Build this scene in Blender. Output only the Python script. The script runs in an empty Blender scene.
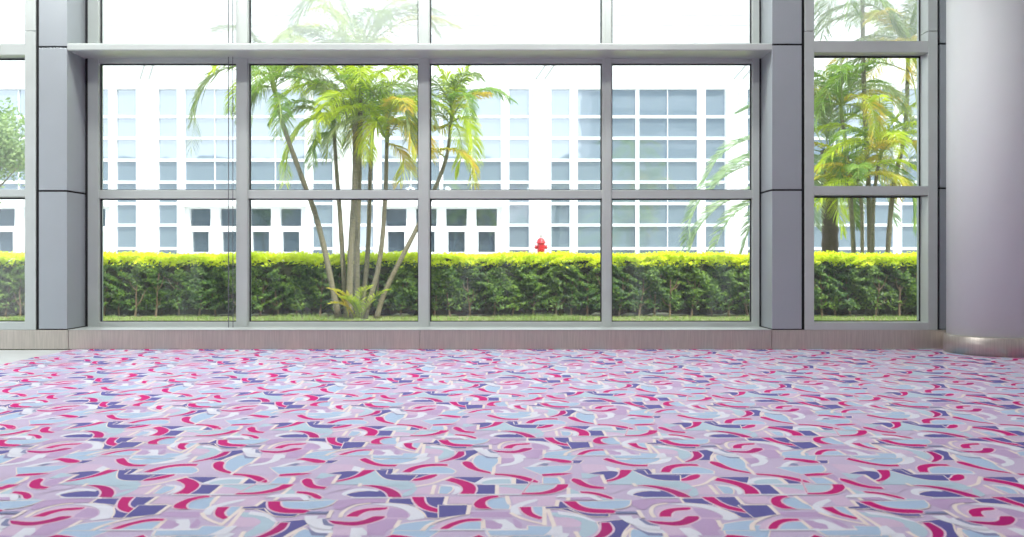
import bpy, bmesh, math, random
from mathutils import Vector, Matrix
C = bpy.context.scene.collection
PI = math.pi
random.seed(7)
EYE, FOC, VX, VY = 1.1, 880.0, 505.0, 260.0

def at(px, py, d):
    """real point seen in direction (px, py) of the 1024x537 photograph, d metres in front of the viewer"""
    return Vector(((px - VX) / FOC * d, d, EYE + (VY - py) / FOC * d))

# ------------------------------------------------------------------ materials
def srgb(r, g, b):
    f = lambda c: (c / 12.92 if c <= 0.04045 else ((c + 0.055) / 1.055) ** 2.4)
    return (f(r / 255), f(g / 255), f(b / 255), 1)

def mat(name, col, rough=0.5, metal=0.0, var=0.0, scale=8.0, bump=0.0, stretch=(1, 1, 1), spec=0.5, sheen=0.0, col2=None):
    m = bpy.data.materials.new(name); m.use_nodes = True
    nt = m.node_tree; N = nt.nodes; L = nt.links
    b = N['Principled BSDF']
    b.inputs['Base Color'].default_value = col
    b.inputs['Roughness'].default_value = rough
    b.inputs['Metallic'].default_value = metal
    b.inputs['Specular IOR Level'].default_value = spec
    if sheen:
        b.inputs['Sheen Weight'].default_value = sheen
        b.inputs['Sheen Roughness'].default_value = 0.4
    if var or bump:
        tc = N.new('ShaderNodeTexCoord'); mp = N.new('ShaderNodeMapping'); nz = N.new('ShaderNodeTexNoise')
        mp.inputs['Scale'].default_value = stretch
        nz.inputs['Scale'].default_value = scale; nz.inputs['Detail'].default_value = 5
        L.new(tc.outputs['Object'], mp.inputs[0]); L.new(mp.outputs[0], nz.inputs['Vector'])
        if var:
            mx = N.new('ShaderNodeMix'); mx.data_type = 'RGBA'
            c2 = col2 or tuple(max(0, c * (1 - var)) for c in col[:3]) + (1,)
            c1 = col if col2 else tuple(min(1, c * (1 + var)) for c in col[:3]) + (1,)
            rp = N.new('ShaderNodeMapRange'); rp.inputs[1].default_value = 0.35; rp.inputs[2].default_value = 0.65
            L.new(nz.outputs['Fac'], rp.inputs[0]); L.new(rp.outputs[0], mx.inputs[0])
            mx.inputs[6].default_value = c1; mx.inputs[7].default_value = c2
            L.new(mx.outputs[2], b.inputs['Base Color'])
        if bump:
            bp = N.new('ShaderNodeBump'); bp.inputs['Strength'].default_value = bump; bp.inputs['Distance'].default_value = 0.01
            L.new(nz.outputs['Fac'], bp.inputs['Height']); L.new(bp.outputs[0], b.inputs['Normal'])
    return m

def leaf_mat(name, c1, c2, trans=0.35, scale=3.0, rough=0.45):
    m = bpy.data.materials.new(name); m.use_nodes = True
    nt = m.node_tree; N = nt.nodes; L = nt.links
    N.remove(N['Principled BSDF']); out = N['Material Output']
    tc = N.new('ShaderNodeTexCoord'); nz = N.new('ShaderNodeTexNoise'); nz.inputs['Scale'].default_value = scale
    nz.inputs['Detail'].default_value = 4
    L.new(tc.outputs['Object'], nz.inputs['Vector'])
    mx = N.new('ShaderNodeMix'); mx.data_type = 'RGBA'
    rp = N.new('ShaderNodeMapRange'); rp.inputs[1].default_value = 0.38; rp.inputs[2].default_value = 0.62
    L.new(nz.outputs['Fac'], rp.inputs[0]); L.new(rp.outputs[0], mx.inputs[0])
    mx.inputs[6].default_value = c1; mx.inputs[7].default_value = c2
    p = N.new('ShaderNodeBsdfPrincipled'); p.inputs['Roughness'].default_value = rough
    p.inputs['Specular IOR Level'].default_value = 0.35
    t = N.new('ShaderNodeBsdfTranslucent'); s = N.new('ShaderNodeMixShader'); s.inputs[0].default_value = trans
    L.new(mx.outputs[2], p.inputs['Base Color']); L.new(mx.outputs[2], t.inputs['Color'])
    L.new(p.outputs[0], s.inputs[1]); L.new(t.outputs[0], s.inputs[2]); L.new(s.outputs[0], out.inputs['Surface'])
    return m

def glass_mat(name, veil, tint=(0.97, 0.99, 0.98, 1), refl_streak=0.0):
    """clear sheet glass mixed with white translucency of strength veil"""
    m = bpy.data.materials.new(name); m.use_nodes = True
    nt = m.node_tree; N = nt.nodes; L = nt.links
    N.remove(N['Principled BSDF']); out = N['Material Output']
    tr = N.new('ShaderNodeBsdfTransparent'); tr.inputs[0].default_value = tint
    gl = N.new('ShaderNodeBsdfGlossy'); gl.inputs['Roughness'].default_value = 0.02
    fr = N.new('ShaderNodeFresnel'); fr.inputs[0].default_value = 1.45
    s1 = N.new('ShaderNodeMixShader'); L.new(fr.outputs[0], s1.inputs[0]); L.new(tr.outputs[0], s1.inputs[1]); L.new(gl.outputs[0], s1.inputs[2])
    tl = N.new('ShaderNodeBsdfTranslucent'); tl.inputs[0].default_value = (0.97, 0.95, 0.98, 1)
    s2 = N.new('ShaderNodeMixShader'); s2.inputs[0].default_value = veil
    L.new(s1.outputs[0], s2.inputs[1]); L.new(tl.outputs[0], s2.inputs[2])
    if refl_streak:   # pale vertical streaks mixed into the pane, standing in for faint reflections
        tc = N.new('ShaderNodeTexCoord'); mp = N.new('ShaderNodeMapping'); mp.inputs['Scale'].default_value = (2.2, 1, 0.5)
        nz = N.new('ShaderNodeTexNoise'); nz.inputs['Scale'].default_value = 1.4; nz.inputs['Detail'].default_value = 3
        rp = N.new('ShaderNodeMapRange'); rp.inputs[1].default_value = 0.5; rp.inputs[2].default_value = 0.75
        rp.inputs[3].default_value = veil; rp.inputs[4].default_value = veil + refl_streak
        L.new(tc.outputs['Object'], mp.inputs[0]); L.new(mp.outputs[0], nz.inputs['Vector']); L.new(nz.outputs['Fac'], rp.inputs[0])
        L.new(rp.outputs[0], s2.inputs[0])
    L.new(s2.outputs[0], out.inputs['Surface'])
    return m

def mirror_glass(name, dark, refl, tint):
    m = bpy.data.materials.new(name); m.use_nodes = True
    nt = m.node_tree; N = nt.nodes; L = nt.links
    N.remove(N['Principled BSDF']); out = N['Material Output']
    d = N.new('ShaderNodeBsdfDiffuse'); d.inputs[0].default_value = dark
    g = N.new('ShaderNodeBsdfGlossy'); g.inputs[0].default_value = tint; g.inputs['Roughness'].default_value = 0.03
    s = N.new('ShaderNodeMixShader'); s.inputs[0].default_value = refl
    tc = N.new('ShaderNodeTexCoord'); nz = N.new('ShaderNodeTexNoise'); nz.inputs['Scale'].default_value = 0.7
    bp = N.new('ShaderNodeBump'); bp.inputs['Strength'].default_value = 0.06; bp.inputs['Distance'].default_value = 0.15
    L.new(tc.outputs['Object'], nz.inputs['Vector']); L.new(nz.outputs['Fac'], bp.inputs['Height']); L.new(bp.outputs[0], g.inputs['Normal'])
    L.new(d.outputs[0], s.inputs[1]); L.new(g.outputs[0], s.inputs[2]); L.new(s.outputs[0], out.inputs['Surface'])
    return m

M = {}
M['alu'] = mat('satin_aluminium', srgb(188, 194, 190), 0.4, 0.3, 0.03, 3)
M['clad'] = mat('grey_metal_cladding', srgb(162, 168, 172), 0.42, 0.35, 0.02, 2)
M['gap'] = mat('black_joint', srgb(14, 14, 16), 0.8)
M['gasket'] = mat('dark_gasket', srgb(40, 40, 44), 0.7)
M['steel'] = mat('brushed_steel', srgb(186, 178, 168), 0.36, 0.6, 0.10, 14, 0.08, (6, 6, 0.25))
M['column'] = mat('white_column_paint', srgb(222, 226, 224), 0.6, 0.0, 0.015, 1.2)
M['wallw'] = mat('white_wall_paint', srgb(225, 225, 225), 0.7, 0, 0.02, 2)
M['stone'] = mat('pale_stone_floor', srgb(196, 201, 200), 0.3, 0, 0.05, 3)
M['glass'] = glass_mat('window_glass', 0.025, refl_streak=0.04)
M['glass_clear'] = glass_mat('side_window_glass', 0.02)
M['glass_milk'] = glass_mat('milky_glass', 0.38)
M['glass_haze'] = glass_mat('hazy_glass', 0.18)
M['cable'] = mat('grey_cable', srgb(90, 92, 96), 0.5)
M['white'] = mat('white_facade', srgb(240, 241, 243), 0.6, 0, 0.01, 1)
M['offwhite'] = mat('pale_grey_steel', srgb(205, 207, 208), 0.5)
M['bglass'] = mirror_glass('blue_facade_glass', srgb(128, 144, 154), 0.40, (0.85, 0.89, 1.0, 1))
M['dglass'] = mirror_glass('dark_door_glass', srgb(64, 76, 88), 0.20, (0.8, 0.92, 1.0, 1))
M['soil'] = mat('soil_and_turf', srgb(132, 142, 84), 0.95, 0, 0.3, 5, 0.3, col2=srgb(140, 122, 96))
M['paving'] = mat('pale_paving', srgb(190, 188, 182), 0.8, 0, 0.06, 4)
M['grass'] = leaf_mat('grass_blades', srgb(166, 190, 104), srgb(130, 160, 72), 0.3, 2)
M['red'] = mat('red_hydrant_paint', srgb(214, 34, 44), 0.35, 0, 0.05, 9)
M['silver'] = mat('silver_paint', srgb(205, 205, 210), 0.4)
M['concrete'] = mat('concrete', srgb(165, 163, 158), 0.85, 0, 0.1, 9, 0.2)
M['bark'] = mat('grey_palm_bark', srgb(150, 140, 120), 0.8, 0, 0.25, 16, 0.5, (1, 1, 5), col2=srgb(108, 104, 80))
M['bark_dark'] = mat('rough_dark_bark', srgb(92, 80, 66), 0.9, 0, 0.35, 12, 0.9, (1, 1, 3))
M['stem'] = mat('green_crownshaft', srgb(150, 165, 85), 0.45, 0, 0.15, 6)
M['twig'] = mat('brown_twig', srgb(120, 100, 78), 0.85, 0, 0.2, 12)
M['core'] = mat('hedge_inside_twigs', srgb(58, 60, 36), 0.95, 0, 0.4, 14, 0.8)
M['lf_green'] = leaf_mat('palm_leaf_green', srgb(156, 186, 74), srgb(122, 160, 72), 0.48)
M['lf_lime'] = leaf_mat('palm_leaf_lime', srgb(218, 230, 56), srgb(186, 212, 66), 0.5)
M['lf_gold'] = leaf_mat('palm_leaf_gold', srgb(226, 196, 78), srgb(200, 208, 70), 0.45)
M['lf_dull'] = leaf_mat('palm_leaf_dull', srgb(164, 174, 120), srgb(138, 160, 98), 0.42)
M['lf_silver'] = leaf_mat('date_leaf_silver', srgb(198, 214, 176), srgb(160, 188, 142), 0.42)
M['lf_tree'] = leaf_mat('tree_leaf', srgb(168, 190, 128), srgb(122, 152, 88), 0.35)
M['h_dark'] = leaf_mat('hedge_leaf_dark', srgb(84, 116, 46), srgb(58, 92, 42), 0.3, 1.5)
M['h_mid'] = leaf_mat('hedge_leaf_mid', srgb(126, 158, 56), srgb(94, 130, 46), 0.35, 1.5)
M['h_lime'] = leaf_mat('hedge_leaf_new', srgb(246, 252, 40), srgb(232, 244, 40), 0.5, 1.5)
M['fill_lamp'] = mat('fill_diffuser', (1, 1, 1, 1), 0.5)  # glowing disc of the added fill lights
_b = M['fill_lamp'].node_tree.nodes['Principled BSDF']; _b.inputs['Emission Color'].default_value = (1, 0.97, 0.93, 1); _b.inputs['Emission Strength'].default_value = 3

# ------------------------------------------------------------------ helpers
def link(o, parent=None):
    C.objects.link(o)
    if parent is not None: o.parent = parent
    return o

def tag(o, label=None, cat=None, group=None, kind=None):
    if label: o['label'] = label
    if cat: o['category'] = cat
    if group: o['group'] = group
    if kind: o['kind'] = kind
    return o

def empty(name, loc=(0, 0, 0), parent=None):
    o = bpy.data.objects.new(name, None); o.location = loc; o.empty_display_size = 0.2
    return link(o, parent)

def obj(name, bm, mats, parent=None, smooth=False, origin=None):
    """one mesh object; vertices are given in world space, the parent's place is subtracted"""
    me = bpy.data.meshes.new(name)
    off = Vector((0, 0, 0))
    p = parent
    while p is not None: off += p.location; p = p.parent
    if origin is not None: off = Vector(origin)
    if off.length: bmesh.ops.translate(bm, verts=bm.verts, vec=-off)
    bm.to_mesh(me); bm.free()
    for m in (mats if isinstance(mats, (list, tuple)) else [mats]): me.materials.append(m)
    if smooth:
        for p_ in me.polygons: p_.use_smooth = True
    o = bpy.data.objects.new(name, me)
    if origin is not None: o.location = origin
    return link(o, parent)

def mesh_obj(name, verts, faces, mats, parent=None, mi=None, smooth=False):
    off = Vector((0, 0, 0)); p = parent
    while p is not None: off += p.location; p = p.parent
    me = bpy.data.meshes.new(name)
    me.from_pydata([(v[0] - off.x, v[1] - off.y, v[2] - off.z) for v in verts], [], faces)
    for m in (mats if isinstance(mats, (list, tuple)) else [mats]): me.materials.append(m)
    if mi: me.polygons.foreach_set('material_index', mi)
    if smooth: me.polygons.foreach_set('use_smooth', [True] * len(me.polygons))
    me.update()
    return link(bpy.data.objects.new(name, me), parent)

def box(bm, x0, x1, y0, y1, z0, z1, bevel=0.0):
    r = bmesh.ops.create_cube(bm, size=1)
    vs = r['verts']
    for v in vs:
        v.co = Vector((x0 + (v.co.x + .5) * (x1 - x0), y0 + (v.co.y + .5) * (y1 - y0), z0 + (v.co.z + .5) * (z1 - z0)))
    if bevel:
        es = list({e for v in vs for e in v.link_edges})
        bmesh.ops.bevel(bm, geom=es, offset=bevel, segments=2, affect='EDGES', profile=0.5)

def boxobj(name, b, m, parent=None, bevel=0.0):
    bm = bmesh.new(); box(bm, *b, bevel=bevel); return obj(name, bm, m, parent)

def tube(bm, pts, rad, seg=8, cap=True):
    """swept round tube along pts with a radius per point"""
    pts = [Vector(p) for p in pts]
    if not isinstance(rad, (list, tuple)): rad = [rad] * len(pts)
    rings = []
    ref = Vector((0.31, 0.92, 0.23))
    for i, p in enumerate(pts):
        t = (pts[min(i + 1, len(pts) - 1)] - pts[max(i - 1, 0)]).normalized()
        a = t.cross(ref).normalized(); b = t.cross(a).normalized()
        rings.append([bm.verts.new(p + (a * math.cos(2 * PI * k / seg) + b * math.sin(2 * PI * k / seg)) * rad[i]) for k in range(seg)])
    for r0, r1 in zip(rings, rings[1:]):
        for k in range(seg): bm.faces.new((r0[k], r0[(k + 1) % seg], r1[(k + 1) % seg], r1[k]))
    if cap: bm.faces.new(rings[0][::-1]); bm.faces.new(rings[-1])

def lathe(bm, prof, cx, cy, seg=32):
    rings = []
    for r, z in prof:
        rings.append([bm.verts.new((cx + r * math.cos(2 * PI * k / seg), cy + r * math.sin(2 * PI * k / seg), z)) for k in range(seg)])
    for r0, r1 in zip(rings, rings[1:]):
        for k in range(seg): bm.faces.new((r0[k], r0[(k + 1) % seg], r1[(k + 1) % seg], r1[k]))
    bm.faces.new(rings[0][::-1]); bm.faces.new(rings[-1])

def spline(pts, n):
    """Catmull-Rom through pts"""
    P = [Vector(p) for p in pts]; P = [2 * P[0] - P[1]] + P + [2 * P[-1] - P[-2]]
    out = []
    for i in range(n + 1):
        s = i / n * (len(P) - 3); k = min(int(s), len(P) - 4); t = s - k
        a, b, c, d = P[k:k + 4]
        out.append(0.5 * ((2 * b) + (c - a) * t + (2 * a - 5 * b + 4 * c - d) * t * t + (3 * b - a - 3 * c + d) * t ** 3))
    return out

# ------------------------------------------------------------------ room shell
F = 10.76            # front plane of piers and plinth
FR = 11.20           # front of the set-back frames
CEIL = 6.2
XL, XR, YB = -10.0, 7.2, -9.0

tag(boxobj('floor', (XL, XR, YB, F, -0.2, 0), M['stone']), 'pale stone floor showing left of the patterned carpet', 'floor', kind='structure')
tag(boxobj('ceiling', (XL, XR + .3, YB, 11.45, CEIL, CEIL + .25), M['wallw']), 'white ceiling of the hall', 'ceiling', kind='structure')
tag(boxobj('wall_left', (XL - .3, XL, YB - .3, 2.2, 0, CEIL), M['wallw']), 'white wall on the left side of the hall', 'wall', kind='structure')
boxobj('wall_left_lintel', (XL - .3, XL, 2.2, 10.9, 4.0, CEIL), M['wallw'], bpy.data.objects['wall_left'])
tag(boxobj('wall_back', (XL, XR, YB - .3, YB, 0, CEIL), M['wallw']), 'white back wall of the hall', 'wall', kind='structure')
tag(boxobj('wall_right', (XR, XR + .3, YB - .3, 11.4, 0, CEIL), M['wallw']), 'white wall on the right side of the hall', 'wall', kind='structure')

wall = empty('wall_front'); tag(wall, 'grey metal clad front wall with steel plinth around the windows', 'wall', kind='structure')
boxobj('parapet', (-46, 50, 11.0, 11.6, CEIL + .26, 8.2), M['clad'], wall)
boxobj('outer_wing', (-46, XL - .4, 11.0, 11.6, -.02, CEIL + .25), M['clad'], wall)
boxobj('outer_wing', (XR + .4, 50, 11.0, 11.6, -.02, CEIL + .25), M['clad'], wall)
# steel plinth, in lengths with fine joints
jx = [XL, -5.340, -1.040, 3.262, 5.40]
for a, b in zip(jx, jx[1:]):
    boxobj('plinth', (a + .002, b - .002, F, 11.42, 0.012, 0.244), M['steel'], wall, 0.004)
boxobj('sill', (-5.345, 3.258, F - .004, FR + .03, .2435, .249), M['alu'], wall, .002)
boxobj('plinth_backing', (XL, 5.39, F + .03, 11.4, 0, 0.235), M['gap'], wall)
# clad piers
def pier(x0, x1, yback, joints, parent):
    e = empty('pier', ((x0 + x1) / 2, F, 0.244), parent)
    zs = [0.246] + joints + [CEIL]
    for a, b in zip(zs, zs[1:]):
        boxobj('cladding_panel', (x0, x1, F, yback, a + .011, b - .011), M['clad'], e, 0.004)
    boxobj('core', (x0 - .034 if x0 < 0 else x0 + .012, x1 - .012 if x0 < 0 else x1 + .034, F + .012, yback + .02, 0.246, CEIL), M['gap'], e)
pier(-5.700, -5.355, 11.42, [1.944, 3.706], wall)
pier(3.265, 3.628, 11.42, [1.956, 3.735], wall)
e2 = empty('pier', (5.35, F + .03, 0.244), wall)
for a, b in ((.246, 1.98), (1.98, 3.75), (3.75, CEIL)):
    boxobj('cladding_panel', (5.325, 5.60, F + .02, 11.3, a + .011, b - .011), M['clad'], e2)
boxobj('side_panel', (5.60, XR + .05, 10.98, 11.35, 0, CEIL), M['clad'], wall)
boxobj('core', (5.29, 5.59, F + .05, 11.25, .25, CEIL), M['gap'], e2)

# ------------------------------------------------------------------ windows
def xg(px): return (px - VX) / FOC * FR
WX0, WX1 = -5.355, 3.267
w2 = empty('window_1', ((WX0 + WX1) / 2, FR, .244)); tag(w2, 'wide central window with four bays between the two grey piers', 'window', kind='structure')
yb = FR + .14
bm = bmesh.new(); box(bm, -5.312, -5.175, FR, yb, .245, CEIL, .004); obj('frame', bm, M['alu'], w2)
bm = bmesh.new(); box(bm, 3.150, 3.238, FR, yb, .245, CEIL, .004); obj('frame', bm, M['alu'], w2)
boxobj('gasket', (WX0, -5.30, FR + .03, yb, .245, CEIL), M['gasket'], w2)
boxobj('gasket', (3.23, WX1, FR + .03, yb, .245, CEIL), M['gasket'], w2)
mull = [(-3.424, -3.268), (-1.103, -0.958), (1.235, 1.360)]
for a, b in mull:
    bm = bmesh.new(); box(bm, a, b, FR, yb, .245, CEIL, .005)
    mu = obj('mullion', bm, M['alu'], w2)
    boxobj('cover_cap', (a + .04, b - .012, FR - .012, FR + .002, .25, CEIL), M['alu'], mu, .003)
edges = [-5.175] + [x for ab in mull for x in ab] + [3.150]
bays = [(edges[i], edges[i + 1]) for i in range(0, 8, 2)]
ZB0, ZB1, ZT0, ZT1, ZH0, ZH1, ZU = .245, .311, 1.883, 1.991, 3.607, 3.72, 3.80
for i, (a, b) in enumerate(bays):
    for nm, z0, z1 in (('bottom_rail', ZB0, ZB1), ('transom', ZT0, ZT1), ('head_rail', ZH0, ZU)):
        boxobj(nm, (a - .003, b + .003, FR + .006, yb, z0, z1), M['alu'], w2, .004)
    for z0, z1, g in ((ZB1, ZT0, 'glass'), (ZT1, ZH0, 'glass'), (ZU, CEIL, 'glass_milk')):
        pn = boxobj('pane', (a - .01, b + .01, FR + .075, FR + .083, z0 - .01, z1 + .01), M[g], w2)
        bm = bmesh.new()   # rubber bead round the pane
        for q in ((a, a + .014, z0, z1), (b - .014, b, z0, z1), (a, b, z1 - .016, z1), (a, b, z0, z0 + .012)):
            box(bm, q[0], q[1], FR + .055, FR + .074, q[2], q[3])
        obj('gasket', bm, M['gasket'], pn)
# deep horizontal beam carried between the piers, above head height
bm = bmesh.new()
prof = [(F, 3.675), (F, 3.738), (F + .012, 3.752), (FR + .006, 3.752), (FR + .006, 3.666), (F + .012, 3.664)]
for x in (WX0 + .001, WX1 - .001): [bm.verts.new((x, y, z)) for y, z in prof]
bm.verts.ensure_lookup_table(); n = len(prof)
for k in range(n): bm.faces.new((bm.verts[k], bm.verts[(k + 1) % n], bm.verts[n + (k + 1) % n], bm.verts[n + k]))
bm.faces.new([bm.verts[k] for k in range(n)][::-1]); bm.faces.new([bm.verts[n + k] for k in range(n)])
bmesh.ops.recalc_face_normals(bm, faces=bm.faces)
obj('beam', bm, M['alu'], w2)

def side_window(name, x0, x1, tz, uz, label, jamb=.115, both=True):
    w = empty(name, ((x0 + x1) / 2, F, .244)); tag(w, label, 'window', kind='structure')
    y1 = F + .30
    jz = 3.90
    for k, (a, b) in enumerate(((x0, x0 + jamb), (x1 - jamb, x1))):
        for z0, z1 in ((.245, jz - .004), (jz + .004, CEIL)):
            boxobj('frame', (a, b, F, y1, z0, z1), M['alu'], w, .003)
    a, b = x0 + jamb, x1 - jamb
    for nm, z0, z1 in (('bottom_rail', .245, .335), ('transom', *tz), ('transom', *uz)):
        boxobj(nm, (a - .002, b + .002, F + .004, y1, z0, z1), M['alu'], w, .003)
    for z0, z1, g in ((.335, tz[0], 'glass_clear'), (tz[1], uz[0], 'glass_clear'), (uz[1], CEIL, 'glass_haze')):
        pn = boxobj('pane', (a - .01, b + .01, F + .225, F + .235, z0 - .01, z1 + .01), M[g], w)
        bm = bmesh.new()
        for q in ((a, a + .012, z0, z1), (b - .012, b, z0, z1), (a, b, z1 - .02, z1), (a, b, z0, z0 + .01)):
            box(bm, q[0], q[1], F + .205, F + .224, q[2], q[3])
        obj('gasket', bm, M['gasket'], pn)
    return w
side_window('window_2', -8.60, -5.738, (1.875, 1.965), (3.611, 3.745), 'window cut by the left edge, beside the bluish grey pier', .134)
side_window('window_3', 3.665, 5.290, (1.895, 2.005), (3.640, 3.780), 'tall narrow window filled with palm leaves, beside the round column')

# twin cables hanging down beside the first mullion
bm = bmesh.new(); tube(bm, [at(228.4, -160, 11.12), at(228.6, 328.3, 11.12)], .006, 6)
cb = empty('hanging_cable', at(230.5, 328.5, 11.12)); tag(cb, 'pair of thin grey cables hanging in front of the glass by the first mullion', 'cable')
obj('wire', bm, M['cable'], cb)
bm = bmesh.new(); tube(bm, [at(232.6, -160, 11.12), at(233.0, 328.3, 11.12)], .005, 6); obj('wire', bm, M['cable'], cb)

# round column
cx, cy, R = 5.815, 10.40, 0.55
col = empty('column', (cx, cy, 0)); tag(col, 'round white column with brushed steel base band', 'column', kind='structure')
bm = bmesh.new(); lathe(bm, [(R - .012, .20), (R - .012, CEIL)], cx, cy, 96); obj('shaft', bm, M['column'], col, True)
bm = bmesh.new(); lathe(bm, [(R + .02, .009), (R + .02, .212), (R + .012, .220), (R - .02, .220)], cx, cy, 96); obj('base_band', bm, M['steel'], col, True)
for n_ in ('shaft', 'base_band'):
    for p_ in bpy.data.objects[n_].data.polygons:
        if abs(p_.normal.z) > .5: p_.use_smooth = False

# unseen fill lights added under the ceiling to brighten the hall
k = 0
for y in (7.4, 9.6):
    for x in (-6.8, -4.0, -1.2, 1.6):
        o = empty('fill_light', (x, y, CEIL))
        tag(o, 'round white fill light added unseen under the hall ceiling', 'ceiling light', 'added fill lights under the hall ceiling')
        bm = bmesh.new(); lathe(bm, [(.30, CEIL - .05), (.32, CEIL - .03), (.32, CEIL)], x, y, 24); obj('rim', bm, M['wallw'], o)
        bm = bmesh.new(); lathe(bm, [(.26, CEIL - .056), (.27, CEIL - .049)], x, y, 24); obj('diffuser', bm, M['fill_lamp'], o)
        ld = bpy.data.lights.new('fill_source', 'AREA'); ld.shape = 'DISK'; ld.size = .5; ld.energy = 70 if y < 9 else 95; ld.color = (.98, 1, .97)
        lo = bpy.data.objects.new('fill_source', ld); lo.location = (x, y, CEIL - .07); C.objects.link(lo)

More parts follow.
